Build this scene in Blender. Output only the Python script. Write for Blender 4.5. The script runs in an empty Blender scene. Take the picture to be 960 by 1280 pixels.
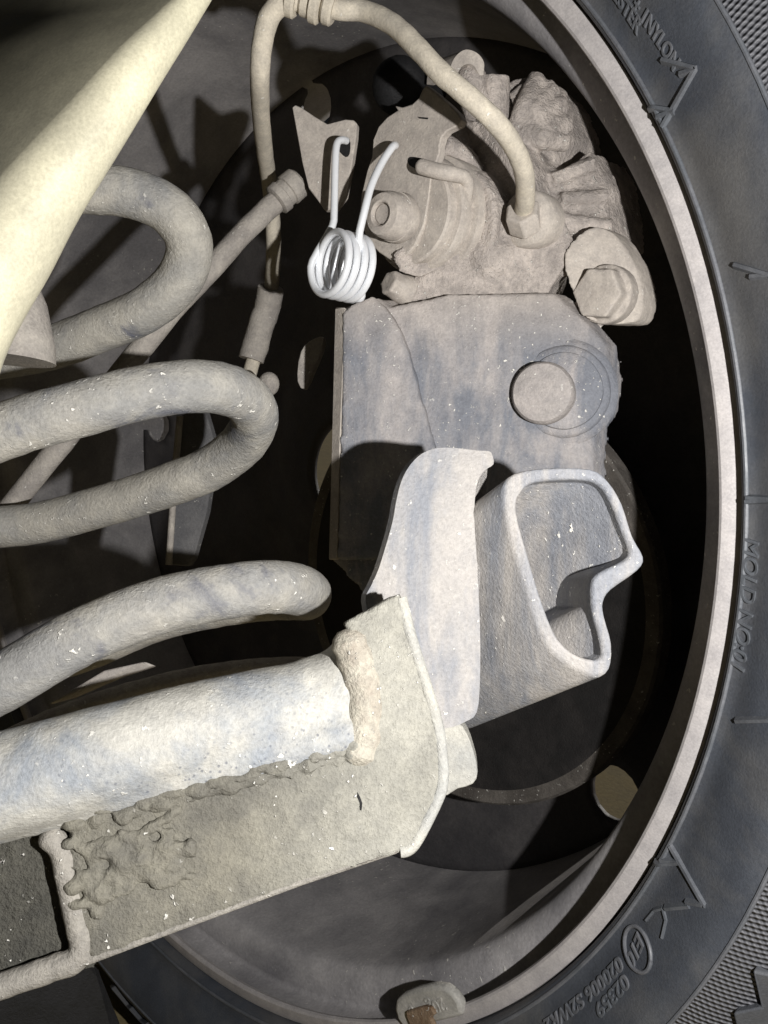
import bpy, bmesh, math, random
from mathutils import Vector, Matrix, noise
random.seed(4)
C = bpy.context.scene
col = C.collection
R = math.radians
# ------------------------------------------------------------------ camera
F = 1050.0                       # focal length in pixels of the 960 x 1280 photograph
PITCH = R(10)
CAM = Vector((0, 0, 0.488))
RIGHT = Vector((1, 0, 0)); FWD = Vector((0, math.cos(PITCH), -math.sin(PITCH)))
UP = Vector((0, math.sin(PITCH), math.cos(PITCH)))
cd = bpy.data.cameras.new('camera'); cam = bpy.data.objects.new('camera', cd); col.objects.link(cam)
cam.location = CAM; cam.rotation_euler = (math.pi/2 - PITCH, 0, 0)
cd.sensor_fit = 'VERTICAL'; cd.sensor_height = 36; cd.sensor_width = 27
cd.lens = F/1280*36; cd.clip_start = 0.005; cd.clip_end = 500
C.camera = cam
def V(x, y, z):                  # right, down, depth (metres, seen from the camera) -> world vector
    return RIGHT*x - UP*y + FWD*z
def P(px, py, d):                # a point of the place: d metres deep in the direction of a pixel
    return CAM + V((px-480)/F*d, (py-640)/F*d, d)
# ------------------------------------------------------------------ light
LAMP = CAM + V(.100, .010, .0)              # a torch held beside the lens
w = bpy.data.worlds.new('World'); C.world = w; w.use_nodes = True
nt = w.node_tree; bg = nt.nodes['Background']
bg.inputs[0].default_value = (.75, .85, 1, 1); bg.inputs[1].default_value = 0.009      # weak even daylight under the car
sl = bpy.data.lights.new('torch', 'POINT'); sl.energy = 6.8; sl.shadow_soft_size = .0035; sl.color = (1, .98, .96)
so = bpy.data.objects.new('torch', sl); col.objects.link(so); so.location = LAMP
# daylight on the ground beyond the wheel
ds = bpy.data.lights.new('daylight', 'SUN'); ds.energy = 1.7; ds.angle = R(1); ds.color = (1, .95, .88)
do = bpy.data.objects.new('daylight', ds); col.objects.link(do); do.rotation_euler = Vector((.66, .745, .30)).to_track_quat('Z', 'Y').to_euler()
C.view_settings.view_transform = 'Standard'; C.view_settings.look = 'None'
C.view_settings.exposure = 0; C.view_settings.gamma = 1
# ------------------------------------------------------------------ materials
def srgb(r, g, b):
    f = lambda c: (c/12.92 if c <= .04045 else ((c+.055)/1.055)**2.4)
    return (f(r/255), f(g/255), f(b/255), 1)
def dirty(name, dust, under, amount=.5, scale=60, bump=.6, rough=.85, speck=0.0, grain=900, metal=0, dark=None,
          stretch=(1,1,1), rel=.0006, pits=0.0, spec=.3, grad=None):
    """dust over an under colour in blotches, with speckle, pits and fine relief"""
    m = bpy.data.materials.new(name); m.use_nodes = True
    t = m.node_tree; N = t.nodes; L = t.links; b = N['Principled BSDF']
    tc = N.new('ShaderNodeTexCoord'); mp = N.new('ShaderNodeMapping'); mp.inputs['Scale'].default_value = stretch
    L.new(tc.outputs['Object'], mp.inputs[0]); co = mp.outputs[0]
    def nz(s, det=6, r=.6, dist=0, c=co):
        n = N.new('ShaderNodeTexNoise'); n.inputs['Scale'].default_value = s; n.inputs['Detail'].default_value = det
        n.inputs['Roughness'].default_value = r; n.inputs['Distortion'].default_value = dist; L.new(c, n.inputs[0]); return n.outputs[0]
    def ramp(src, a, z, ca=(0,0,0,1), cz=(1,1,1,1)):
        r = N.new('ShaderNodeValToRGB'); r.color_ramp.elements[0].position = a; r.color_ramp.elements[1].position = z
        r.color_ramp.elements[0].color = ca; r.color_ramp.elements[1].color = cz; L.new(src, r.inputs[0]); return r.outputs[0]
    def mix(f, a, c, mode='MIX'):
        x = N.new('ShaderNodeMix'); x.data_type = 'RGBA'; x.blend_type = mode
        if hasattr(f, 'is_output'): L.new(f, x.inputs[0])
        else: x.inputs[0].default_value = f
        for v, i in ((a, 6), (c, 7)):
            if hasattr(v, 'is_output'): L.new(v, x.inputs[i])
            else: x.inputs[i].default_value = v
        return x.outputs[2]
    big = nz(scale, 9, .62, .4)
    mid = 1-amount
    g0 = dust
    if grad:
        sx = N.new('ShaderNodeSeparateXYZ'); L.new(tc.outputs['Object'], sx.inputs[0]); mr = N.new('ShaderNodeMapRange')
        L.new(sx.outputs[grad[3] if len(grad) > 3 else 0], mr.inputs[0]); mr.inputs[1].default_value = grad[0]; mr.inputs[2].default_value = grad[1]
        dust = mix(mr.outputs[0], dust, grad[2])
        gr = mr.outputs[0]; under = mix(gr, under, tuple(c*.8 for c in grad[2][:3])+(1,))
    c1 = mix(ramp(big, max(0, .5+(mid-.5)*.5-.10), min(1, .5+(mid-.5)*.5+.09)), dust, under)
    med = nz(scale*4.3, 8, .65, 0, tc.outputs['Object'])
    c1 = mix(1.0, c1, ramp(med, .3, .7, (.84,.84,.85,1), (1.12,1.115,1.10,1)), 'MULTIPLY')
    fine = nz(grain, 3, .7, 0, tc.outputs['Object'])
    c1 = mix(1.0, c1, ramp(fine, .3, .7, (.84,.84,.84,1), (1.12,1.12,1.12,1)), 'MULTIPLY')
    if dark:
        c1 = mix(ramp(nz(scale*1.1, 6, .6, .6, co), .60, .70), c1, dark)
    hs = None
    if speck:
        s1 = ramp(nz(grain*.6, 2, .5, 0, tc.outputs['Object']), .69-speck*.05, .74-speck*.05)
        s2 = ramp(nz(scale*1.4, 2, .5), .42, .62)
        x = N.new('ShaderNodeMath'); x.operation = 'MULTIPLY'; L.new(s1, x.inputs[0]); L.new(s2, x.inputs[1])
        c1 = mix(x.outputs[0], c1, (.78, .76, .70, 1)); hs = x.outputs[0]
    if pits:
        vo = N.new('ShaderNodeTexVoronoi'); vo.inputs['Scale'].default_value = grain*.62; L.new(co, vo.inputs[0])
        pt = ramp(vo.outputs['Distance'], .16, .28, (pits,pits,pits,1), (0,0,0,1))
        s2 = ramp(nz(scale*.6, 2, .5), .46, .56)
        x = N.new('ShaderNodeMath'); x.operation = 'MULTIPLY'; L.new(pt, x.inputs[0]); L.new(s2, x.inputs[1])
        c1 = mix(x.outputs[0], c1, (.09, .10, .13, 1))
    L.new(c1, b.inputs['Base Color'])
    rr = ramp(med, .3, .7, (rough-.12,)*3+(1,), (min(1, rough+.1),)*3+(1,)); L.new(rr, b.inputs['Roughness'])
    b.inputs['Metallic'].default_value = metal; b.inputs['Specular IOR Level'].default_value = spec
    h = mix(.5, big, med); h = mix(.42, h, fine)
    if hs is not None: h = mix(.5, h, hs, 'ADD')
    bp = N.new('ShaderNodeBump'); bp.inputs['Strength'].default_value = bump; bp.inputs['Distance'].default_value = rel*3
    L.new(h, bp.inputs['Height']); L.new(bp.outputs[0], b.inputs['Normal'])
    return m
M = {}
M['caliper'] = dirty('dusty cast iron', (.52,.465,.42,1), (.34,.305,.28,1), .5, 90, .8, .75, .8, 900, rel=.0011, spec=.5)
M['caliper_smooth'] = dirty('dusty plated steel', (.50,.455,.405,1), (.42,.38,.34,1), .5, 60, .45, .8, .3, 1100, rel=.0004)
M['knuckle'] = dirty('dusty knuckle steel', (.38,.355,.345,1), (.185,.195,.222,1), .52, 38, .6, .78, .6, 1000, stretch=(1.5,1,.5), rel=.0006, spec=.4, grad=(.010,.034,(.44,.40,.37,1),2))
M['bracket'] = dirty('chalky bracket steel', (.37,.35,.33,1), (.215,.225,.25,1), .48, 42, .5, .66, .5, 900, stretch=(1.6,1,.3), rel=.0006, spec=.55)
M['tube'] = dirty('chalky tube steel', (.46,.45,.41,1), (.26,.28,.305,1), .44, 42, .5, .70, .6, 900, rel=.0006, pits=.6, spec=.5)
M['plate'] = dirty('greasy dusty plate steel', (.215,.203,.165,1), (.15,.143,.122,1), .5, 45, .75, .82, .35, 900, rel=.0008, grad=(.012,.052,(.36,.35,.305,1)))
M['plate_end'] = dirty('chalky gusset steel', (.44,.43,.385,1), (.36,.36,.34,1), .45, 45, .6, .8, .4, 900, rel=.0006)
M['recess'] = dirty('dark recessed panel', (.10,.096,.08,1), (.07,.068,.058,1), .5, 60, .9, .9, .08, 900, rel=.001)  # darker than the plate around it
M['weld'] = dirty('dusty weld', (.46,.43,.36,1), (.34,.30,.25,1), .35, 120, .8, .8, .4, 900, rel=.0007)
M['spring'] = dirty('dusty spring steel', (.38,.362,.32,1), (.26,.258,.25,1), .42, 32, .6, .78, .7, 800, rel=.0007, dark=(.12,.125,.15,1))
M['spring_worn'] = M['spring']
M['hose'] = dirty('dusty rubber hose', (.56,.51,.42,1), (.48,.44,.37,1), .4, 60, .5, .9, .1, 1100, rel=.0003)
M['rod'] = dirty('dusty rod', (.40,.37,.33,1), (.31,.285,.26,1), .5, 60, .6, .9, .3, 1000, rel=.0005)
M['lip'] = dirty('painted rim lip', (.50,.472,.462,1), (.46,.436,.43,1), .5, 40, .25, .6, .0, 1500, rel=.0002, spec=.5)
M['barrel'] = dirty('dusty painted rim barrel', (.52,.50,.50,1), (.28,.272,.282,1), .5, 11, .4, .6, .1, 700, rel=.0005, spec=.45)
M['disc'] = dirty('dark wheel disc', (.11,.103,.103,1), (.07,.067,.07,1), .5, 20, .4, .6, 0, 700)
M['tyre'] = dirty('dusty tyre rubber', (.125,.124,.124,1), (.068,.076,.092,1), .5, 16, .5, .6, 0, 1300, rel=.0003, spec=.45)
M['letter'] = dirty('tyre lettering rubber', (.15,.155,.17,1), (.11,.12,.135,1), .5, 60, .3, .5, 0, 1300, rel=.0002, spec=.5)
M['cream'] = dirty('cream body paint', (.38,.36,.265,1), (.355,.335,.25,1), .5, 20, .12, .45, .0, 1400, rel=.0001, spec=.4)
M['black'] = dirty('black rubber', (.014,.014,.015,1), (.010,.010,.010,1), .5, 60, .5, .7, 0, 900)
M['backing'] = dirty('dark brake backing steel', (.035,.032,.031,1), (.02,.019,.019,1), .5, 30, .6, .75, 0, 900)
M['backing_edge'] = dirty('dusty backing edge', (.16,.145,.13,1), (.10,.09,.08,1), .5, 50, .6, .8, .4, 900)
M['strip'] = dirty('grey strip', (.14,.138,.14,1), (.10,.10,.105,1), .5, 40, .5, .85, .3, 900)
M['weight'] = dirty('zinc balance weight', (.50,.485,.45,1), (.40,.39,.36,1), .5, 90, .5, .6, .2, 1000, rel=.0003)
M['rust'] = dirty('rusty clip', (.30,.22,.15,1), (.20,.13,.08,1), .5, 150, .8, .85, .2, 1000)
M['ground'] = dirty('dry ochre ground', (.36,.29,.15,1), (.32,.26,.14,1), .5, 8, .5, .95, 0, 200)
def wire():
    m = bpy.data.materials.new('bright zinc wire'); m.use_nodes = True; t = m.node_tree; b = t.nodes['Principled BSDF']
    b.inputs['Base Color'].default_value = (.90,.92,.95,1); b.inputs['Metallic'].default_value = .25; b.inputs['Roughness'].default_value = .32
    n = t.nodes.new('ShaderNodeTexNoise'); n.inputs['Scale'].default_value = 700
    tc = t.nodes.new('ShaderNodeTexCoord'); t.links.new(tc.outputs['Object'], n.inputs[0])
    bp = t.nodes.new('ShaderNodeBump'); bp.inputs['Strength'].default_value = .25; bp.inputs['Distance'].default_value = .0003
    t.links.new(n.outputs[0], bp.inputs['Height']); t.links.new(bp.outputs[0], b.inputs['Normal']); return m
M['wire'] = wire()
M['ridge'] = dirty('dusty frame ridge', (.33,.31,.275,1), (.25,.235,.21,1), .45, 60, .7, .8, .3, 900, rel=.0007)
M['inner'] = dirty('shade toned blue grey steel', (.30,.30,.31,1), (.12,.135,.17,1), .62, 60, .5, .6, .5, 900, rel=.0004, spec=.5)  # bluish steel, darkened to paint in the partial shadow inside the box
M['bolt'] = dirty('dusty bolt steel', (.42,.385,.365,1), (.34,.315,.30,1), .5, 70, .5, .75, .3, 900, rel=.0005, spec=.5)
# ------------------------------------------------------------------ object helpers
def thing(name, label, cat, loc, group=None):
    o = bpy.data.objects.new(name, None); col.objects.link(o); o.location = loc; o.empty_display_size = .02
    o['label'] = label; o['category'] = cat
    if group: o['group'] = group
    return o
def tag(o, label, cat, group=None):
    o['label'] = label; o['category'] = cat
    if group: o['group'] = group
    return o
def root_loc(p):
    l = Vector((0,0,0))
    while p is not None: l += p.location; p = p.parent
    return l
def obj(name, bm, mat, parent=None, loc=None, smooth=True, bevel=0, seg=2, remesh=0, disp=0, dscale=.006, angle=40, label=None):
    """bm holds world coordinates; links one mesh object"""
    base = root_loc(parent) if parent is not None else (loc if loc is not None else Vector((0,0,0)))
    for v in bm.verts: v.co -= base
    bmesh.ops.recalc_face_normals(bm, faces=bm.faces)
    me = bpy.data.meshes.new(name); bm.to_mesh(me); bm.free()
    me.materials.append(M[mat] if isinstance(mat, str) else mat)
    for p in me.polygons: p.use_smooth = smooth
    if smooth and not remesh and angle: me.set_sharp_from_angle(angle=R(angle))
    o = bpy.data.objects.new(name, me); col.objects.link(o)
    if parent is not None: o.parent = parent
    else: o.location = base
    if bevel:
        b = o.modifiers.new('b', 'BEVEL'); b.width = bevel; b.segments = seg; b.limit_method = 'ANGLE'; b.angle_limit = R(35)
    if remesh:
        r = o.modifiers.new('r', 'REMESH'); r.mode = 'VOXEL'; r.voxel_size = remesh; r.use_smooth_shade = True
        s = o.modifiers.new('s', 'SMOOTH'); s.factor = .5; s.iterations = 4
    if disp:
        for k, (sc, am) in enumerate(((dscale, disp), (dscale*.35, disp*.45))):
            tx = bpy.data.textures.new('clouds', 'CLOUDS'); tx.noise_scale = sc; tx.noise_depth = 3
            d = o.modifiers.new('d', 'DISPLACE'); d.texture = tx; d.strength = am; d.mid_level = .5
    if label: o['label'] = label
    return o
def crom(pts, n=10):
    """dense smooth curve through control tuples"""
    q = [pts[0]]+list(pts)+[pts[-1]]; out = []
    for i in range(1, len(q)-2):
        for k in range(n):
            t = k/n; a, b, c, d = q[i-1], q[i], q[i+1], q[i+2]
            out.append(tuple(.5*((2*b[j])+(-a[j]+c[j])*t+(2*a[j]-5*b[j]+4*c[j]-d[j])*t*t+(-a[j]+3*b[j]-3*c[j]+d[j])*t**3) for j in range(len(b))))
    out.append(tuple(pts[-1])); return out
def tube(bm, pts, rad, seg=20, cap=True, rough=0, rs=120, dome=False):
    """pts: world vectors; rad: number or list"""
    n = len(pts); pts = [Vector(p) for p in pts]
    rr = rad if isinstance(rad, (list, tuple)) else [rad]*n
    T = [(pts[min(i+1, n-1)]-pts[max(i-1, 0)]).normalized() for i in range(n)]
    a = T[0].orthogonal().normalized(); rings = []
    for i in range(n):
        if i:
            a = a - T[i]*a.dot(T[i]); a.normalize()
        b = T[i].cross(a); ring = []
        for k in range(seg):
            t = 2*math.pi*k/seg; d = a*math.cos(t)+b*math.sin(t); r = rr[i]
            if rough: r += rough*noise.fractal((pts[i]+d*r)*rs, 1, 2, 3)
            ring.append(bm.verts.new(pts[i]+d*r))
        rings.append(ring)
    for i in range(n-1):
        for k in range(seg):
            bm.faces.new((rings[i][k], rings[i][(k+1) % seg], rings[i+1][(k+1) % seg], rings[i+1][k]))
    if cap:
        for ring, p, s in ((rings[0], pts[0], -T[0]), (rings[-1], pts[-1], T[-1])):
            r = (ring[0].co-p).length
            if dome:
                last = ring
                for f, h in ((.8, .35), (.45, .6)):
                    new = [bm.verts.new(p+(v.co-p)*f+s*r*h) for v in ring]
                    for k in range(seg): bm.faces.new((last[k], last[(k+1) % seg], new[(k+1) % seg], new[k]))
                    last = new
                bm.faces.new(last)
            else: bm.faces.new(ring)
    return bm
def B(): return bmesh.new()
def slab(bm, pts, push, back_scale=1.0):
    """pts: list of (px,py,D); extruded along the world vector push"""
    f = [bm.verts.new(P(*p)) for p in pts]; c = sum((v.co for v in f), Vector())/len(f)
    b = [bm.verts.new(c+(v.co-c)*back_scale+push) for v in f]; n = len(f)
    fs = [bm.faces.new(f), bm.faces.new(b[::-1])]
    for i in range(n): bm.faces.new((f[i], b[i], b[(i+1) % n], f[(i+1) % n]))
    bmesh.ops.triangulate(bm, faces=fs)
    return bm
def smooth_poly(p2, n=4):
    """closed outline rounded by a spline"""
    q = p2[-2:]+p2+p2[:2]; out = []
    for i in range(2, len(q)-2):
        for k in range(n):
            t = k/n; a, b, c, d = q[i-1], q[i], q[i+1], q[i+2]
            out.append(tuple(.5*((2*b[j])+(-a[j]+c[j])*t+(2*a[j]-5*b[j]+4*c[j]-d[j])*t*t+(-a[j]+3*b[j]-3*c[j]+d[j])*t**3) for j in range(len(b))))
    return out
def cyl(bm, a, b, r0, r1=None, seg=32, levels=None):
    """solid between world points; levels: list of (t, r) for a turned profile"""
    r1 = r0 if r1 is None else r1
    lv = levels or [(0, r0), (1, r1)]; ax = b-a; z = ax.normalized(); x = z.orthogonal().normalized(); y = z.cross(x); rings = []
    for t, r in lv:
        rings.append([bm.verts.new(a+ax*t+(x*math.cos(2*math.pi*k/seg)+y*math.sin(2*math.pi*k/seg))*r) for k in range(seg)])
    for i in range(len(rings)-1):
        for k in range(seg): bm.faces.new((rings[i][k], rings[i][(k+1) % seg], rings[i+1][(k+1) % seg], rings[i+1][k]))
    bm.faces.new(rings[0][::-1]); bm.faces.new(rings[-1]); return bm
def blob(bm, c, s, sub=3):
    m = Matrix.Translation(c) @ Matrix((( RIGHT.x*s[0], FWD.x*s[2], UP.x*s[1], 0), (RIGHT.y*s[0], FWD.y*s[2], UP.y*s[1], 0), (RIGHT.z*s[0], FWD.z*s[2], UP.z*s[1], 0), (0,0,0,1)))
    bmesh.ops.create_icosphere(bm, subdivisions=sub, radius=1, matrix=m); return bm

# ================================================================== SETTING
bm = B(); 
g = [bm.verts.new(p) for p in ((-150,-150,0),(150,-150,0),(150,150,0),(-150,150,0))]; bm.faces.new(g)
o = obj('ground', bm, 'ground'); o['kind'] = 'structure'

# ================================================================== WHEEL
TH, PH = .7234, .0948
WK = 1.35                                           # a large wheel
WC = CAM + V(-.0837, -.0105, .3724)*WK
n_ = (-math.sin(TH)*math.cos(PH), math.sin(PH), -math.cos(TH)*math.cos(PH))
AX = -V(*n_)                                       # outboard
EU = V(math.cos(TH), 0, -math.sin(TH))             # towards the right of the picture
EV = AX.cross(EU)
if EV.dot(V(0, 1, 0)) < 0: EV = -EV
WM = Matrix(((EU.x, EV.x, AX.x, WC.x), (EU.y, EV.y, AX.y, WC.y), (EU.z, EV.z, AX.z, WC.z), (0,0,0,1))) @ Matrix.Scale(WK, 4)
WI = WM.inverted()
wheel = bpy.data.objects.new('wheel', None); col.objects.link(wheel); wheel.matrix_world = WM; wheel.empty_display_size = .05
tag(wheel, 'road wheel seen from inside, pale rim lip and black tyre with raised lettering', 'wheel')
def wobj(name, bm, mat, **k):      # bm in wheel coordinates (x,y in plane, z outboard)
    parent = k.pop('parent', wheel); label = k.pop('label', None)
    bmesh.ops.recalc_face_normals(bm, faces=bm.faces)
    me = bpy.data.meshes.new(name); bm.to_mesh(me); bm.free(); me.materials.append(M[mat] if isinstance(mat, str) else mat)
    for p in me.polygons: p.use_smooth = True
    me.set_sharp_from_angle(angle=R(k.get('angle', 35)))
    o = bpy.data.objects.new(name, me); col.objects.link(o); o.parent = parent
    if label: o['label'] = label
    return o
def lathe(prof, seg=256, wob=0):
    bm = B(); rings = []
    for r, h in prof:
        rings.append([bm.verts.new((r*math.cos(2*math.pi*k/seg), r*math.sin(2*math.pi*k/seg), h)) for k in range(seg)])
    for i in range(len(rings)-1):
        for k in range(seg): bm.faces.new((rings[i][k], rings[i][(k+1) % seg], rings[i+1][(k+1) % seg], rings[i+1][k]))
    return bm
def inv(px, py, h):                # pixel -> (radius, angle) on the plane h of the wheel
    a = WI @ CAM; d = (WI @ P(px, py, 1)) - a; t = (h-a.z)/d.z; q = a+d*t
    return math.hypot(q.x, q.y), math.atan2(q.y, q.x)
# tyre side wall profile: radius -> h
SW = [(.2352,.004),(.2356,-.0020),(.2368,-.0040),(.2405,-.0052),(.246,-.0090),(.252,-.0125),(.2575,-.0152),(.2625,-.0162)]
def swh(r):
    for (a, ha), (b, hb) in zip(SW, SW[1:]):
        if a <= r <= b: return ha+(hb-ha)*(r-a)/(b-a)
    return SW[-1][1] if r > .26 else SW[0][1]
tyre_prof = crom(SW, 4)
tyre = wobj('tyre', lathe(tyre_prof), 'tyre', label='black dusty tyre side wall')
# shoulder band with fine hatching
def hatch():
    m = M['tyre'].copy(); m.name = 'hatched shoulder rubber'; t = m.node_tree; N = t.nodes; L = t.links; b = N['Principled BSDF']
    tc = N.new('ShaderNodeTexCoord'); sp = N.new('ShaderNodeSeparateXYZ'); L.new(tc.outputs['Object'], sp.inputs[0])
    def mth(op, a, c=None):
        x = N.new('ShaderNodeMath'); x.operation = op
        for i, v in enumerate((a, c)):
            if v is None: continue
            if hasattr(v, 'is_output'): L.new(v, x.inputs[i])
            else: x.inputs[i].default_value = v
        return x.outputs[0]
    an = mth('ARCTAN2', sp.outputs[1], sp.outputs[0])
    rr = mth('SQRT', mth('ADD', mth('MULTIPLY', sp.outputs[0], sp.outputs[0]), mth('MULTIPLY', sp.outputs[1], sp.outputs[1])))
    k = 1150
    s1 = mth('SINE', mth('ADD', mth('MULTIPLY', an, k), mth('MULTIPLY', rr, 1400)))
    s2 = mth('SINE', mth('SUBTRACT', mth('MULTIPLY', an, k*.6), mth('MULTIPLY', rr, 3000)))
    h = mth('ADD', s1, mth('MULTIPLY', s2, .6))
    bp = N.new('ShaderNodeBump'); bp.inputs['Strength'].default_value = 1; bp.inputs['Distance'].default_value = .00032
    L.new(h, bp.inputs['Height'])
    for l in list(b.inputs['Normal'].links): L.remove(l)
    L.new(bp.outputs[0], b.inputs['Normal'])
    mx = N.new('ShaderNodeMix'); mx.data_type = 'RGBA'; r = N.new('ShaderNodeMapRange'); L.new(h, r.inputs[0]); r.inputs[1].default_value = -1; r.inputs[2].default_value = 1.2
    L.new(r.outputs[0], mx.inputs[0]); mx.inputs[6].default_value = (.06,.062,.070,1); mx.inputs[7].default_value = (.15,.152,.165,1)
    L.new(mx.outputs[2], b.inputs['Base Color']); return m
M['hatch'] = hatch()
wobj('shoulder_band', lathe(crom([(.2625,-.0162),(.2630,-.0154),(.269,-.0135),(.279,-.008),(.289,.001),(.297,.014)], 3)), 'hatch', label='finely hatched shoulder band of the tyre')
wobj('tread', lathe([(.297,.014),(.303,.030),(.306,.08),(.303,.14),(.297,.158),(.285,.175),(.270,.188),(.250,.184),(.234,.173)]), 'tyre')
# tread blocks on the shoulder
def shoulder_h(r):
    T = [(.263,-.0154),(.269,-.0135),(.279,-.008),(.289,.001),(.297,.014)]
    for (a, ha), (b, hb) in zip(T, T[1:]):
        if a <= r <= b: return ha+(hb-ha)*(r-a)/(b-a)
    return .014
nb = 34
blk = None
for i in range(nb):
    bm = B(); a0 = 0; 
    out = [(.2695,.010),(.2755,.045),(.2715,.066),(.2755,.087),(.2695,.122),(.2755,.146),(.2960,.146),(.2960,.010)]
    f = [bm.verts.new((r*math.cos(t), r*math.sin(t), shoulder_h(r)-.003)) for r, t in out]
    b = [bm.verts.new((r*math.cos(t), r*math.sin(t), shoulder_h(r)+.002)) for r, t in out]
    fa = bm.faces.new(f); bm.faces.new(b[::-1])
    for k in range(len(f)): bm.faces.new((f[k], b[k], b[(k+1) % len(f)], f[(k+1) % len(f)]))
    if blk is None:
        o = wobj('tread_block', bm, 'tyre', angle=20); bv = o.modifiers.new('b', 'BEVEL'); bv.width = .0007; bv.segments = 2; blk = o
    else:
        bm.free(); o = blk.copy(); col.objects.link(o); o.parent = wheel
    o.rotation_euler = (0, 0, 2*math.pi*(i+.55)/nb)
# rim: lip, bead step, barrel
lip = wobj('rim_lip', lathe([(.2350,.009),(.2352,.002),(.2347,.0003),(.2340,0),(.2298,-.0003),(.2290,.0002),(.2286,.0012),(.2292,.0028),(.2325,.0042)]), 'lip', label='pale grey rim lip')
wobj('rim_barrel', lathe(crom([(.2325,.0042),(.2330,.009),(.2325,.0135),(.2310,.0150),(.2285,.0152),(.2235,.0165),(.2190,.0195),(.2172,.024),(.2165,.035),(.2160,.055),(.2158,.075),(.2155,.115),(.2165,.135),(.219,.150),(.228,.165),(.233,.172)], 4)), 'barrel', label='dark grey dusty inner barrel of the rim')
# wheel disc with five windows near its rim
hr, hphi = inv(765, 993, .113)
nw = 5
def disc_h(r): return .112 + .008*math.exp(-((r-.15)/.05)**2) - .02*max(0, (.08-r)/.08)
bm = B(); nr, na = 40, 360; grid = {}
def in_window(r, t):
    for i in range(nw):
        d = (t-hphi-2*math.pi*i/nw+math.pi) % (2*math.pi)-math.pi
        x = d*hr/.0125; y = (r-hr)/.0125
        if x*x+y*y < 1: return True
    return False
r0, r1 = .03, .2160
for i in range(nr+1):
    for k in range(na):
        r = r0+(r1-r0)*i/nr; t = 2*math.pi*k/na
        grid[i, k] = bm.verts.new((r*math.cos(t), r*math.sin(t), disc_h(r)))
for i in range(nr):
    for k in range(na):
        r = r0+(r1-r0)*(i+.5)/nr; t = 2*math.pi*(k+.5)/na
        if not in_window(r, t): bm.faces.new((grid[i, k], grid[i+1, k], grid[i+1, (k+1) % na], grid[i, (k+1) % na]))
bmesh.ops.delete(bm, geom=[v for v in bm.verts if not v.link_faces], context='VERTS')
# snap the ragged edge of each window to its oval
for v in bm.verts:
    if v.is_boundary and .04 < math.hypot(v.co.x, v.co.y) < .2155:
        r, t = math.hypot(v.co.x, v.co.y), math.atan2(v.co.y, v.co.x)
        best = min(range(nw), key=lambda i: abs((t-hphi-2*math.pi*i/nw+math.pi) % (2*math.pi)-math.pi))
        d = (t-hphi-2*math.pi*best/nw+math.pi) % (2*math.pi)-math.pi
        x = d*hr/.0125; y = (r-hr)/.0125; s = math.hypot(x, y)
        r2 = min(.2155, hr+y/s*.0125); t2 = hphi+2*math.pi*best/nw+x/s*.0125/hr
        v.co.x, v.co.y = r2*math.cos(t2), r2*math.sin(t2)
o = wobj('wheel_disc', bm, 'disc', label='black pressed wheel disc with oval windows')
s = o.modifiers.new('s', 'SOLIDIFY'); s.thickness = .004; s.offset = 1
# raised zigzag and radial ribs of the side wall
def strip(px, hh=.0011, ww=.0007, name='side_wall_rib'):
    bm = B(); pts = []
    for a, b in zip(px, px[1:]):
        for k in range(9):
            t = k/8; pts.append((a[0]+(b[0]-a[0])*t, a[1]+(b[1]-a[1])*t))
    q = []
    for p in pts:
        r, f = inv(p[0], p[1], -.012)
        for _ in range(4): r, f = inv(p[0], p[1], swh(max(.237, r)))
        q.append(Vector((r*math.cos(f), r*math.sin(f), swh(r))))
    n = len(q); rows = []
    for i in range(n):
        t = (q[min(n-1, i+1)]-q[max(0, i-1)]); t.z = 0
        if t.length < 1e-9: t = Vector((1, 0, 0))
        t.normalize(); s = Vector((-t.y, t.x, 0))
        rows.append([bm.verts.new(q[i]+s*a+Vector((0,0,z))) for a, z in ((-ww*1.5,.0006),(-ww*.6,-hh),(ww*.6,-hh),(ww*1.5,.0006))])
    for i in range(n-1):
        for k in range(3): bm.faces.new((rows[i][k], rows[i][k+1], rows[i+1][k+1], rows[i+1][k]))
    bm.faces.new(rows[0]); bm.faces.new(rows[-1][::-1])
    return wobj(name, bm, 'letter', parent=wheel)
for s_ in ([(828,75),(870,86),(828,160)], [(808,133),(843,139),(821,147)], [(850,93),(869,87)], [(918,331),(975,348)], [(938,346),(975,343)],
           [(914,621),(990,625)], [(932,627),(985,624)], [(920,901),(990,899)], [(838,1056),(881,1131),(858,1127)], [(806,1081),(849,1078)], [(832,1135),(862,1132)],
           [(826,1075),(848,1077)]):
    strip(s_)
# a thin moulded line beside the rim
bm = B(); tube(bm, [(.2374*math.cos(t), .2374*math.sin(t), -.0042) for t in [2*math.pi*k/200 for k in range(201)]], .0007, 8, cap=False)
wobj('rim_guard_line', bm, 'letter')
bm = B(); tube(bm, [(.2625*math.cos(t), .2625*math.sin(t), -.0162) for t in [2*math.pi*k/200 for k in range(201)]], .0006, 8, cap=False)
wobj('shoulder_line', bm, 'letter')
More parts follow.
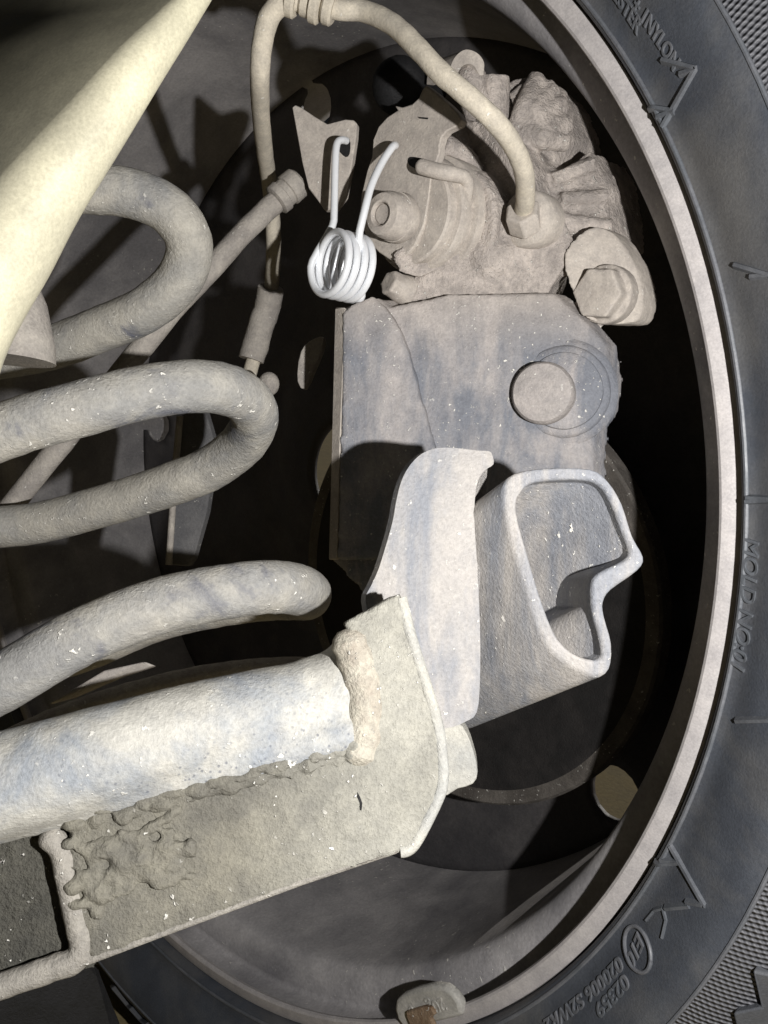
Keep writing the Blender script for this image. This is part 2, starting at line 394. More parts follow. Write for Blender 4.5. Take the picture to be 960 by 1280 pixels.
# lettering moulded on the side wall, wrapped round it
def letter_arc(text, start, end, size, shear=0, sx=1, name='lettering', ext=.0006):
    rs, fs = inv(start[0], start[1], -.013); re_, fe = inv(end[0], end[1], -.013)
    for _ in range(3):
        rs, fs = inv(start[0], start[1], swh(rs)); re_, fe = inv(end[0], end[1], swh(re_))
    cu = bpy.data.curves.new('t', 'FONT'); cu.body = text; cu.size = size; cu.extrude = ext; cu.shear = shear; cu.bevel_depth = .00012
    to = bpy.data.objects.new('t', cu); col.objects.link(to); bpy.context.view_layer.update()
    me = bpy.data.meshes.new_from_object(to.evaluated_get(bpy.context.evaluated_depsgraph_get())); bpy.data.objects.remove(to)
    xs = [v.co.x for v in me.vertices]; x0, x1 = min(xs), max(xs)
    for v in me.vertices:
        u = (v.co.x-x0)/(x1-x0); r = rs+(re_-rs)*u+v.co.y; f = fs+(fe-fs)*u
        v.co = Vector((r*math.cos(f), r*math.sin(f), swh(min(.2620, r))-v.co.z))
    me.name = name; me.materials.clear(); me.materials.append(M['letter'])
    for p in me.polygons: p.use_smooth = False
    o = bpy.data.objects.new(name, me); col.objects.link(o); o.parent = wheel; o['label'] = 'raised lettering on the tyre'
    return o
letter_arc('MOLD NO:01', (932,672), (914,832), .0056, .15)
letter_arc('STEEL + 1NYLON', (757,-30), (842,90), .0044, 0)
letter_arc('POLYESTER', (738,-40), (797,45), .0044, 0)
letter_arc('02359', (781,1215), (744,1256), .0048, -.05)
letter_arc('020006 S2WR2', (774,1193), (680,1274), .0048, -.05)
letter_arc('E10', (797,1164), (783,1196), .0052, 0)
def ring_px(c, rr, w_=.0006):
    r, f = inv(c[0], c[1], swh(inv(c[0], c[1], -.013)[0])); cx, cy = r*math.cos(f), r*math.sin(f)
    bm = B(); pts = []
    for k in range(41):
        t = 2*math.pi*k/40; x, y = cx+rr*math.cos(t), cy+rr*math.sin(t); pts.append(Vector((x, y, swh(min(.262, math.hypot(x, y)))-.0004)))
    tube(bm, pts, w_, 8, cap=False); return wobj('lettering_ring', bm, 'letter')
ring_px((797,1186), .0052)
strip([(808,1150),(818,1138),(829,1135),(833,1150),(828,1172)], .0007, .0005, 'mould_mark')
# clip-on balance weight on the edge of the barrel
def on_wheel(px, py, h):
    r, f = inv(px, py, h); return Vector((r*math.cos(f), r*math.sin(f), h))
wr, wf = inv(545, 1243, .012); wr2, wf2 = inv(524, 1246, .012); wr3, wf3 = inv(606, 1234, .012)
wroot = bpy.data.objects.new('balance_weight', None); col.objects.link(wroot); wroot.parent = wheel
wroot['label'] = 'small grey balance weight with a rusty clip on the rim'
bm = B(); f_ = []; 
outl = [(-1,-.3),(-.96,.25),(-.8,.7),(-.45,.95),(0,1.02),(.45,.95),(.8,.7),(.96,.25),(1,-.3),(.9,-.9),(-.9,-.9)]
hw = (wf2-wf3)/2*wr; cf = (wf2+wf3)/2; rc = inv(542, 1246, .004)[0]
wb = inv(545, 1275, .004)[0]; wt = inv(545, 1222, .004)[0]; hh_ = (wb-wt)/2; rc = (wb+wt)/2
def wpt(x, y, z): 
    r = rc - y*hh_; t = cf - x*hw/rc; return (r*math.cos(t), r*math.sin(t), z)
fr = [bm.verts.new(wpt(x, y, -.0022)) for x, y in outl]; bk = [bm.verts.new(wpt(x, y, .0022)) for x, y in outl]
bm.faces.new(fr); bm.faces.new(bk[::-1])
for k in range(len(fr)): bm.faces.new((fr[k], bk[k], bk[(k+1) % len(fr)], fr[(k+1) % len(fr)]))
o = wobj('weight_body', bm, 'weight', parent=wroot); bv = o.modifiers.new('b', 'BEVEL'); bv.width = .0016; bv.segments = 3; bv.limit_method = 'ANGLE'
bm = B(); oc = [(-.55,-.1),(-.5,.12),(.1,.16),(.28,.02),(.3,-.35),(.12,-.45),(.1,-1.3),(-.55,-1.3)]
fr = [bm.verts.new(wpt(x, y, -.0040)) for x, y in oc]; bk = [bm.verts.new(wpt(x, y, -.0018)) for x, y in oc]
bm.faces.new(fr); bm.faces.new(bk[::-1])
for k in range(len(fr)): bm.faces.new((fr[k], bk[k], bk[(k+1) % len(fr)], fr[(k+1) % len(fr)]))
o = wobj('clip', bm, 'rust', parent=wroot); bv = o.modifiers.new('b', 'BEVEL'); bv.width = .0005; bv.segments = 2
for txt, xx, sz in (('20g', .62, .0068), ('o', -.35, .005)):
    cu = bpy.data.curves.new('t', 'FONT'); cu.body = txt; cu.size = sz; cu.extrude = .0003
    to = bpy.data.objects.new('t', cu); col.objects.link(to); bpy.context.view_layer.update()
    me = bpy.data.meshes.new_from_object(to.evaluated_get(bpy.context.evaluated_depsgraph_get())); bpy.data.objects.remove(to)
    t0 = cf-xx*hw/rc
    for v in me.vertices:
        r = rc-.1*hh_+v.co.y-.001; t = t0+v.co.x/rc; v.co = Vector((r*math.cos(t), r*math.sin(t), -.0023-v.co.z))
    me.materials.clear(); me.materials.append(M['weight']); o = bpy.data.objects.new('numerals', me); col.objects.link(o); o.parent = wroot

# ================================================================== BRAKE BACKING PLATE (behind the box bracket)
BP = CAM + V(.044, .049, .512)
t_ = thing('backing_plate', 'dark round brake backing plate with a dusty edge behind the box bracket', 'backing plate', BP)
def ring_at(c, prof, seg=128, ax=AX, eu=EU, ev=EV):
    bm = B(); rs = []
    for r, h in prof: rs.append([bm.verts.new(c+(eu*math.cos(2*math.pi*k/seg)+ev*math.sin(2*math.pi*k/seg))*r+ax*h) for k in range(seg)])
    for i in range(len(rs)-1):
        for k in range(seg): bm.faces.new((rs[i][k], rs[i][(k+1) % seg], rs[i+1][(k+1) % seg], rs[i+1][k]))
    return bm
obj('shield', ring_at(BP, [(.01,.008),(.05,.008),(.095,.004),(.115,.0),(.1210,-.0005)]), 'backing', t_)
obj('shield_edge', ring_at(BP, [(.1210,-.0005),(.1285,-.0015),(.130,0),(.1305,.010),(.125,.013)]), 'backing_edge', t_, label='dusty turned edge')

# ---- helpers for pieces that lie on a plane
def PL(px, py, p0, n):
    d = P(px, py, 1)-CAM; return CAM + d*((p0-CAM).dot(n)/d.dot(n))
def slabw(bm, fr, push, back_scale=1.0):
    f = [bm.verts.new(p) for p in fr]; c = sum((v.co for v in f), Vector())/len(f)
    b = [bm.verts.new(c+(v.co-c)*back_scale+push) for v in f]; n = len(f)
    fs = [bm.faces.new(f), bm.faces.new(b[::-1])]
    for i in range(n): bm.faces.new((f[i], b[i], b[(i+1) % n], f[(i+1) % n]))
    bmesh.ops.triangulate(bm, faces=fs); return bm
def hexa(bm, a, b, r, rot=0, dome=.0):
    z = (b-a).normalized(); x = EU*math.cos(rot)+EV*math.sin(rot); x = (x-z*x.dot(z)).normalized(); y = z.cross(x)
    lv = [(0, r*.9), (.12, r), (1, r)]; rings = []
    for t, rr in lv: rings.append([bm.verts.new(a+(b-a)*t+(x*math.cos(math.pi*k/3)+y*math.sin(math.pi*k/3))*rr) for k in range(6)])
    for i in range(2):
        for k in range(6): bm.faces.new((rings[i][k], rings[i][(k+1) % 6], rings[i+1][(k+1) % 6], rings[i+1][k]))
    bm.faces.new(rings[0][::-1]); bm.faces.new(rings[-1]); return bm

# ================================================================== KNUCKLE PLATE
KD = .338
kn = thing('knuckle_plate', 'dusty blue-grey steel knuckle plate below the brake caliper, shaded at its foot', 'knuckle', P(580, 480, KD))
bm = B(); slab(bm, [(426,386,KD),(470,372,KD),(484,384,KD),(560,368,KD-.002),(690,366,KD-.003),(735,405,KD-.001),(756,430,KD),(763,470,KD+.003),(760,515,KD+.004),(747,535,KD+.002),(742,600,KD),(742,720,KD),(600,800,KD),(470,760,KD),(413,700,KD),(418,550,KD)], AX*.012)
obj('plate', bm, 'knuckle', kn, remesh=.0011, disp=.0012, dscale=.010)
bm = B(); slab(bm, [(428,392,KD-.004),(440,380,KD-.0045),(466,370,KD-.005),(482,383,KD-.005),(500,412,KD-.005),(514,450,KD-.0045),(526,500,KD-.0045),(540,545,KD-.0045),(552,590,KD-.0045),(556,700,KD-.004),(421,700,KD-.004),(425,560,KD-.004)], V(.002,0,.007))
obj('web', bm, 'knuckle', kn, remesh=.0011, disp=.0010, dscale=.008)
bm = B(); slab(bm, [(419,384,KD+.001),(431,384,KD-.0035),(428,470,KD-.0035),(425,560,KD-.0035),(421,700,KD-.0035),(411,700,KD+.001),(415,550,KD+.001)], V(.002,0,.006))
obj('web_edge', bm, 'caliper_smooth', kn, bevel=.0006)
def turned(c, prof, seg=56, ax=AX):
    eu = ax.cross(UP).normalized(); return ring_at(c, prof, seg, ax, eu, ax.cross(eu).normalized())
KAX = (AX*.25+FWD).normalized()
bm = turned(P(704,490,KD-.001), [(.0001,-.0050),(.0138,-.0050),(.0150,-.0044),(.0154,-.0032),(.0172,-.0030),(.0182,-.0022),(.0186,-.0010),(.0204,-.0006),(.0216,.0006),(.0220,.010)], ax=KAX)
obj('boss', bm, 'knuckle', kn, disp=.0006, dscale=.006)
bm = turned(P(678,491,.329), [(.0001,-.0022),(.0090,-.0022),(.0112,-.0017),(.0121,-.0004),(.0123,.0012),(.0123,.009)], ax=(AX*.8+FWD).normalized())
obj('bolt_head', bm, 'bolt', kn, disp=.0004, dscale=.005)

# ================================================================== BRAKE CALIPER
CC = P(508, 262, .336)
ca = thing('brake_caliper', 'dusty beige cast brake caliper with parking lever and hose fitting, upper middle', 'brake caliper', P(620, 260, .35))
def near(bm_, *pts, **k): return bm_
# cast body: piston housing, shoulder and two textured lobes melted together
bm = B()
cyl(bm, P(575,255,.357), P(575,255,.357)+AX*.040, .033, .033, 48)
cyl(bm, P(560,288,.352)-AX*.004, P(560,288,.352)+AX*.036, .026, .028, 40)
slab(bm, [(512,352,.343),(560,300,.338),(620,262,.336),(700,262,.338),(716,300,.340),(708,330,.340),(690,356,.341),(684,371,.342),(560,371,.342),(505,378,.343)], V(.008,0,.040))
slab(bm, [(632,262,.350),(640,190,.352),(700,214,.352),(738,188,.352),(752,215,.352),(762,260,.352),(764,300,.350),(742,330,.346),(700,345,.343),(640,300,.343)], AX*.034)
slab(bm, [(622,110,.356),(640,98,.357),(668,95,.358),(684,106,.358),(697,122,.358),(706,145,.359),(712,170,.359),(705,186,.359),(688,207,.357),(660,215,.354),(628,196,.352),(612,150,.354)], AX*.030)
slab(bm, [(560,165,.352),(600,130,.353),(640,140,.353),(650,250,.350),(580,270,.350),(548,215,.352)], AX*.030)
for q in ((672,150,.366,.016),(735,250,.364,.014),(610,325,.350,.015)):
    blob(bm, P(*q[:3]), (q[3],)*3, 2)
for q in ((672,97),(690,110),(703,130),(710,154),(707,178)):
    tube(bm, [P(640,168,.350), P((640+q[0])/2+2,(168+q[1])/2,.3475), P(*q,.353)], [.0036,.0050,.0040], 12, rough=.001, rs=300)
for a_, b_ in (((690,225),(742,205)),((700,250),(758,246)),((694,275),(764,283))):
    tube(bm, [P(*a_,.349), P(*b_,.350)], .0032, 10, rough=.0014, rs=350)
obj('cast_body', bm, 'caliper', ca, remesh=.0009, disp=.0014, dscale=.006)
# cleft lip between lobes
bm = B(); slab(bm, [(634,118,.352),(650,104,.352),(668,95,.353),(682,103,.353),(664,116,.351),(642,132,.350)], AX*.012)
obj('casting_ridge', bm, 'caliper', ca, remesh=.0008, disp=.0014, dscale=.005)
# guide ear with its bolt, lower right
bm = B(); slab(bm, smooth_poly([(704,318,.338),(735,285,.339),(764,290,.340),(784,314,.340),(799,345,.340),(804,376,.340),(797,400,.340),(776,405,.340),(745,403,.339),(727,392,.338),(714,362,.338)], 3), AX*.014)
obj('guide_ear', bm, 'caliper_smooth', ca, remesh=.0008, disp=.0006, dscale=.006)
bm = B(); b0 = P(756, 368, .337)
cyl(bm, b0+AX*.006, b0-AX*.001, .0118, .0118, 32)
hexa(bm, b0, b0-AX*.0075, .0106, .2); cyl(bm, b0, b0-AX*.0070, .0096, .0092, 32)
o = obj('guide_bolt', bm, 'caliper_smooth', ca, remesh=.0006, disp=.0003, dscale=.004); o.modifiers['s'].iterations = 12
bm = B(); b0 = P(736, 402, .352); cyl(bm, P(715,385,.350), P(745,412,.352), .006, .007, 20)
obj('guide_sleeve', bm, 'caliper', ca, remesh=.0007, disp=.0006)
# parking brake lever plate, nearly square to the wheel axle
LP0 = CC
def lev(px, py, o=0): return PL(px, py, LP0+AX*o, (AX+V(.12,0,.25)).normalized())
LO = [(466,175),(473,158),(484,146),(497,138),(493,132),(503,134),(515,130),(524,121),(528,112),(532,106),(545,116),(560,129),(572,141),(577,150),(572,157),(558,164),(552,171),(549,182),(549,191),(544,205),(538,224),(535,250),(529,284),(519,306),(505,322),(488,325),(474,316),(462,304),(452,283),(450,265),(452,240),(458,215),(465,196)]
bm = B(); slabw(bm, [lev(x, y) for x, y in LO], AX*.0042)
obj('parking_lever', bm, 'caliper_smooth', ca, bevel=.0005, seg=2, angle=30)
LO2 = [(549,196),(562,214),(566,236),(562,262),(552,290),(538,310),(520,326),(500,332),(482,322),(470,300),(480,250),(520,200)]
bm = B(); slabw(bm, [lev(x, y, .0065) for x, y in smooth_poly(LO2, 2)], AX*.004)
obj('backing_lever', bm, 'caliper_smooth', ca, bevel=.0008, angle=30)
# slots seen dark in the lever
bm = B(); slabw(bm, [lev(x, y, -.0003) for x, y in smooth_poly([(510,198),(517,196),(534,201),(528,214),(520,211),(511,206)], 2)], AX*.0004)
obj('lever_slot', bm, 'black', ca)
bm = B(); slabw(bm, [lev(x, y, -.0003) for x, y in [(522,146),(535,147),(534,149),(524,148)]], AX*.0004)
obj('lever_mark', bm, 'black', ca)
# stacked plates behind the lever
bm = turned(P(513,266,.338), [(.0001,-.001),(.0196,-.001),(.0204,-.0002),(.0206,.0035),(.0226,.0038),(.0231,.0046),(.0233,.0078),(.0222,.0085),(.0222,.012),(.0246,.0125),(.0250,.0135),(.0250,.024)])
obj('spring_housing', bm, 'caliper_smooth', ca, disp=.0005, dscale=.005)
bm = B(); slabw(bm, [P(*q) for q in [(490,318,.338),(510,300,.338),(545,300,.339),(562,296,.340),(566,318,.340),(550,336,.340),(520,346,.339),(498,340,.338)]], AX*.008)
obj('return_plate', bm, 'caliper', ca, remesh=.0007, disp=.0006, dscale=.005)
bm = B(); tube(bm, [P(*p) for p in crom([(552,180,.340),(575,195,.345),(595,225,.350),(606,260,.352),(598,300,.351),(575,330,.348)], 6)], .0050, 14, rough=.0006)
obj('spring_band', bm, 'caliper', ca, remesh=.0008, disp=.0008, dscale=.005)
# nut with washer
def lathe_ax(c, prof, seg=40):
    return ring_at(c, prof, seg)
bm = lathe_ax(P(480,268,.326), [(.0001,-.0005),(.0036,-.0008),(.0037,.0004),(.0042,.0004),(.0044,-.0018),(.0050,-.0022),(.0078,-.0015),(.0088,.0006),(.0092,.006),(.0096,.0062),(.0098,.009),(.0085,.012)])
obj('lever_nut', bm, 'caliper_smooth', ca)
# bent stop pin
bm = B(); tube(bm, [P(*p) for p in crom([(526,208,.324),(548,214,.322),(568,218,.323),(580,222,.326),(584,232,.329),(580,252,.333),(572,272,.338)], 6)], [.0030]*12+[.0028]*25, 16, dome=True)
obj('stop_pin', bm, 'caliper_smooth', ca)
bm = B(); slabw(bm, [lev(x, y, .010) for x, y in [(543,228),(572,232),(576,262),(560,272),(543,262)]], AX*.006)
obj('stop_block', bm, 'caliper_smooth', ca, bevel=.0012)
# hose fitting: collar and hexagon
bm = ring_at(P(653,272,.333), [(.0001,-.0005),(.0070,-.0005),(.0080,.0006),(.0102,.0010),(.0112,.0022),(.0114,.009),(.011,.014)])
obj('fitting_collar', bm, 'caliper_smooth', ca)
bm = B(); hx = P(652,262,.326); d_ = V(.35,.45,.9).normalized(); hexa(bm, hx, hx+d_*.009, .0072, .4); obj('hex_fitting', bm, 'caliper_smooth', ca, bevel=.0005)
# upper curled clip and the two small studs
bm = B(); cpt = [(556,104,.338),(549,88,.338),(552,70,.339),(566,58,.340),(586,58,.341),(600,68,.342),(607,82,.343),(604,92,.343)]
outer = crom([(562,96,.336),(563,84,.336),(570,70,.336),(582,62,.337),(596,66,.337),(605,78,.338),(604,94,.339)], 4)
inner = crom([(571,97,.336),(573,90,.336),(579,82,.336),(588,80,.337),(594,84,.337),(597,90,.338),(600,94,.339)], 4)
slabw(bm, [P(*p) for p in outer]+[P(*p) for p in inner[::-1]], V(-.0085,-.003,.012))
obj('curled_clip', bm, 'caliper_smooth', ca, bevel=.0004)
bm = B(); blob(bm, P(588,104,.346), (.0070,.0082,.008), 3); cyl(bm, P(588,108,.346), P(600,140,.352), .006, .007, 24)
obj('stud', bm, 'caliper', ca, remesh=.0006, disp=.0006, dscale=.004)
bm = B(); hexa(bm, P(618,100,.350), P(618,100,.350)+V(.001,.013,.006), .0062, .3); cyl(bm, P(617,96,.349), P(617,96,.349)+V(0,.02,.006), .0068, .0074, 12)
obj('stud', bm, 'caliper', ca, remesh=.0006, disp=.0005, dscale=.004)
# lower left bleed screw
bm = B(); a_ = P(489,355,.343); cyl(bm, a_, P(512,366,.347), .0050, .0068, 20); hexa(bm, P(485,352,.341), P(500,360,.345), .0055, .1)
obj('bleed_screw', bm, 'caliper_smooth', ca, remesh=.0006, disp=.0004, dscale=.004)
bm = B(); blob(bm, P(500,108,.358), (.012,.012,.012), 3); cyl(bm, P(500,108,.358), P(530,110,.375), .0115, .0115, 24)
obj('dust_boot', bm, 'black', ca)

# ================================================================== CABLE STAY (small plate left of the caliper)
st = thing('cable_stay', 'small pointed dusty plate left of the caliper holding the wire spring hook', 'bracket plate', P(410,190,.352))
SN = (AX*.4+FWD).normalized(); SP = P(410,190,.352)
def stp(px, py, o=0): return PL(px, py, SP+SN*o, SN)
bm = B(); slabw(bm, [stp(x, y) for x, y in [(365,134),(369,131),(376,134),(394,146),(409,155),(420,152),(432,149),(442,150),(446,154),(445,170),(440,205),(432,245),(420,262),(405,262),(397,250),(386,236),(377,200)]], V(.001,0,.0035))
obj('stay_plate', bm, 'caliper_smooth', st, bevel=.0004)
bm = B(); slabw(bm, [stp(x, y, -.0004) for x, y in smooth_poly([(424,172),(434,171),(438,178),(437,192),(432,196),(425,190),(420,182)], 2)], V(0,0,.0005))
obj('hook_hole', bm, 'black', st)

# ================================================================== RETURN SPRING (bright wire)
SD = .331; NT = 4.35
base = P(430, 333, SD)
ws = V(.80,.02,.60).normalized(); wu = V(.60,0,-.80).normalized(); wv = ws.cross(wu)
if wv.dot(V(0,1,0)) < 0: wv = -wv
RC = .0122; pitch = .0037
pts = []; 
a0 = -math.pi*.75
n = 200
for i in range(n+1):
    t = i/n*NT; a = math.pi+.35 - 2*math.pi*t        # starts at the left, going round
    pts.append(base+ws*((t-NT/2)*pitch)+(wu*math.cos(a)+wv*math.sin(a))*RC)
# the left arm rises behind to the stay, the right arm to the lever
s0, s1 = pts[0], pts[-1]
armL = [P(433,176,.346), P(427,175,.343), P(421,180,.341), P(419,205,.340), P(418,250,.339), P(417,285,.338)]
armR = [P(447,300,SD-.010), P(456,262,SD-.011), P(464,232,SD-.009), P(477,204,SD-.005), P(490,184,SD-.002), P(494,182,SD+.001)]
armL = [Vector(p) for p in crom([tuple(p) for p in armL], 6)]
armR = [Vector(p) for p in crom([tuple(p) for p in armR], 6)]
full = armL+pts+armR
full = [Vector(p) for p in crom([tuple(p) for p in full[::1]], 1)]
for _ in range(2):
    full = [full[0]]+[(full[i-1]+full[i]*2+full[i+1])/4 for i in range(1, len(full)-1)]+[full[-1]]
bm = B(); tube(bm, full, .00150, 14, dome=True)
o = obj('return_spring', bm, 'wire', loc=base); tag(o, 'bright silver wire coil spring hooked between lever and stay', 'wire spring')

# ================================================================== BRAKE HOSE
hs = thing('brake_hose', 'beige dusty brake hose arching over the caliper from the left', 'brake hose', P(560,95,.31))
hp = crom([(352,-8,.300),(372,-2,.300),(385,3,.300),(425,12,.300),(455,14,.300),(490,30,.294),(520,58,.288),(552,92,.284),(590,125,.283),(622,155,.287),(643,185,.296),(655,215,.306),(657,245,.318),(655,262,.326)], 8)
bm = B(); tube(bm, [P(*p) for p in hp], [.0036]*len(hp), 20, rough=.0002, rs=200); obj('hose', bm, 'hose', hs)
hp = crom([(372,-2,.300),(352,4,.300),(336,22,.302),(328,55,.305),(325,95,.312),(326,140,.335),(331,190,.365),(338,240,.395),(342,300,.41),(340,350,.42),(334,395,.425),(320,440,.425),(308,480,.425)], 8)
bm = B(); tube(bm, [P(*p) for p in hp], [.0040-.0004*min(1,i/40) for i in range(len(hp))], 20, rough=.0002, rs=200); obj('hose', bm, 'hose', hs)
for x, y, r in ((366,-1,.0062),(384,2,.0052),(396,5,.0066),(412,9,.0060)):
    d_ = (P(x+6,y+2.2,.3)-P(x,y,.3)).normalized(); c = P(x,y,.3); bm = B(); cyl(bm, c-d_*.0020, c+d_*.0020, r, 0, 24, levels=[(0,r*.85),(.2,r),(.8,r),(1,r*.85)]); obj('ferrule', bm, 'hose', hs)
bm = B(); tube(bm, [P(*p) for p in crom([(338,360,.42),(334,385,.425),(328,402,.425),(314,450,.425)], 5)], .0066, 16, rough=.0007); obj('hose_sleeve', bm, 'rod', hs)

# ================================================================== HANDBRAKE CABLE
hc = thing('handbrake_cable', 'straight dusty cable sheath rising from the coil spring to a ferrule', 'cable', P(300,290,.36))
bm = B(); tube(bm, [P(*p) for p in crom([(-90,765,.36),(60,575,.352),(140,480,.352),(215,388,.354),(260,340,.356),(310,285,.360),(352,246,.364)], 6)], .0047, 20, rough=.0003); obj('sheath', bm, 'rod', hc)
a_, b_ = P(344,252,.363), P(374,226,.365)
bm = B(); cyl(bm, a_, b_, .006, 0, 28, levels=[(0,.0052),(.06,.0066),(.30,.0068),(.33,.0060),(.5,.0060),(.53,.0068),(.92,.0067),(1,.0055)]); obj('ferrule', bm, 'rod', hc)

# ================================================================== COIL SPRING
SPR = [(-190,1010,.245),(-110,915,.237),(0,855,.236),(100,797,.240),(200,757,.246),(300,737,.254),(352,734,.264),(380,740,.279),(380,746,.298),(340,748,.318),(270,758,.330),(190,778,.336),(80,822,.340),(-60,845,.330),(-190,770,.295),(-220,690,.265),(-130,600,.248),(0,541,.246),(100,511,.250),(183,490,.256),(250,483,.264),(296,492,.276),(318,517,.290),(306,551,.305),(270,581,.315),(229,600,.320),(137,630,.330),(20,657,.335),
       (-120,650,.325),(-210,560,.305),(-200,440,.288),(-120,320,.280),(-40,262,.280),(40,238,.283),(105,236,.287),(165,242,.290),(212,264,.293),(236,302,.298),(226,346,.304),(185,385,.309),(125,412,.315),(50,438,.322),(-60,455,.330)]
cs = thing('coil_spring', 'thick grey dusty suspension coil spring on the left, three loops in view', 'coil spring', P(100,560,.29))
hp = crom(SPR, 12); bm = B(); tube(bm, [P(*p) for p in hp], .0083, 36, rough=.0002, rs=260); obj('coil', bm, 'spring', cs)

# ================================================================== AXLE BEAM (tube, caked plate, gusset)
ab = thing('axle_beam', 'pale chalky beam tube welded to a dirty plate, lower left', 'axle beam', P(250,980,.24))
tp = crom([(-160,1022,.212),(-80,1002,.216),(0,981,.220),(100,953,.225),(200,926,.231),(300,902,.237),(370,887,.241),(415,874,.244),(440,864,.246),(462,852,.248)], 6)
rad = [.0136+.0036*max(0, (i-40)/14)**2 for i in range(len(tp))]
# plate: its plane leans so the left end is nearer
PP = P(250,1080,.222); PN = V(-.10,.12,1).normalized()
def pl(px, py, o=0): return PL(px, py, PP+PN*o, PN)
plate = [(86,1030),(250,975),(400,935),(452,920),(462,915),(462,868),(448,825),(429,778),(466,759),(501,741),(507,760),(516,800),(526,836),(538,872),(548,905),(554,945),(555,975),(549,998),(538,1022),(524,1046),(512,1063),(505,1067),(498,1067),(380,1105),(215,1165),(112,1203),(98,1150),(84,1085)]
def grid_slab(poly, planef, thick, push, step=6, disp=0, dsc=120):
    bm = B(); slabw(bm, [planef(x, y) for x, y in poly], push); return bm
bm = B(); slabw(bm, [pl(x, y) for x, y in plate], PN*.006); obj('caked_plate', bm, 'plate', ab, remesh=.0010, disp=.0012, dscale=.008)
bm = B(); slabw(bm, [pl(x, y, .006) for x, y in [(-60,1040),(100,1030),(118,1210),(-60,1262)]], PN*.004); obj('recessed_panel', bm, 'recess', ab, remesh=.0010, disp=.0012, dscale=.006)
# caked dirt ridges on the plate
bm = B()
for k in range(130):
    if k < 70:
        t = random.random(); x = 70+150*t+random.gauss(0, 14); y = 1040+ (95-60*t)*random.random()+random.gauss(0, 8)+20
        if y < 1032 or x < 82: continue
    else:
        t = random.random(); x = 90+370*t; y = 1026-105*t+random.gauss(0, 5)+4
    s = random.uniform(.0008, .0026); c = pl(x, y, -.0003); blob(bm, c, (s*random.uniform(1, 2.2), s*random.uniform(.5, 1.1), s*.9), 1)
for line in ([(100,1062),(130,1052),(170,1045),(215,1018),(226,1008)],[(95,1090),(130,1108),(150,1085),(175,1088),(230,1070)],[(110,1120),(135,1105),(160,1112)],[(150,1040),(185,1062),(205,1052)],[(92,1050),(115,1075),(120,1098)]):
    tube(bm, [pl(x+random.gauss(0, 1.5), y+random.gauss(0, 1.5)) for x, y in crom(line, 5)], .0014, 8, rough=.0009, rs=700)
obj('caked_dirt', bm, 'plate', ab, remesh=.0007, disp=.0014, dscale=.004)
bm = B(); tube(bm, [pl(x, y, .0022) for x, y in crom([(62,1046),(76,1062),(86,1092),(92,1130),(100,1165),(102,1186),(92,1200),(60,1212),(0,1233),(-60,1254)], 6)], .0033, 18, rough=.0004, rs=220, dome=True); obj('frame_ridge', bm, 'ridge', ab, disp=.0004, dscale=.005)
bm = B(); slabw(bm, [pl(x, y, .0) for x, y in [(-60,1258),(0,1233),(60,1212),(96,1196),(112,1196),(380,1098),(498,1060),(499,1067),(380,1107),(215,1168),(112,1207),(60,1227),(0,1251),(-60,1276)]], PN*.010); obj('lower_flange', bm, 'ridge', ab, bevel=.0008)
# gusset plate at the end
GN, GP = PN, PP
def gs(px, py, o=0): return PL(px, py, GP+GN*o, GN)
bm = B(); tube(bm, [gs(x, y, .0012) for x, y in crom([(501,747),(513,795),(527,840),(546,903),(552,945),(553,975),(547,998),(523,1046),(511,1061),(500,1064)], 5)], .0018, 12); obj('gusset_edge', bm, 'plate_end', ab)
bm = B(); tube(bm, [gs(x, y, .0034) for x, y in crom([(437,800),(444,818),(452,845),(457,880),(455,915),(447,942)], 6)], [.0054+.0002*math.sin(i*1.1) for i in range(31)], 24, rough=.0003, rs=200, dome=True); obj('weld_bead', bm, 'weld', ab, disp=.0003, dscale=.004)
bm = B(); tube(bm, [P(*p) for p in tp], rad, 48, rough=.0004, rs=150)
tube(bm, [pl(x, y, .004) for x, y in crom([(-60,1040),(0,1024),(100,1000),(200,974),(300,950),(380,932),(445,915)], 6)], .0062, 20)
tube(bm, [pl(x, y, .003) for x, y in crom([(-60,1050),(0,1036),(100,1012),(200,986),(300,962),(380,944),(445,925)], 6)], .0040, 16)
o = obj('beam_tube', bm, 'tube', ab, remesh=.0012, disp=.0005, dscale=.008); o.modifiers['s'].iterations = 16
bm = B(); tube(bm, [pl(x, y, .001) for x, y in crom([(110,1026),(200,1004),(300,978),(380,957),(440,942)], 12)], [.0015+.0006*abs(math.sin(i*.9)+math.sin(i*.37)) for i in range(49)], 12, rough=.0010, rs=420); obj('weld_bead', bm, 'plate', ab, disp=.0006, dscale=.003)
bm = B(); slabw(bm, [gs(x, y, -.0002) for x, y in [(447,990),(450,996),(453,1004),(452,1013),(450,1013),(450,1004),(446,996)]], GN*.0003); obj('crack', bm, 'black', ab)

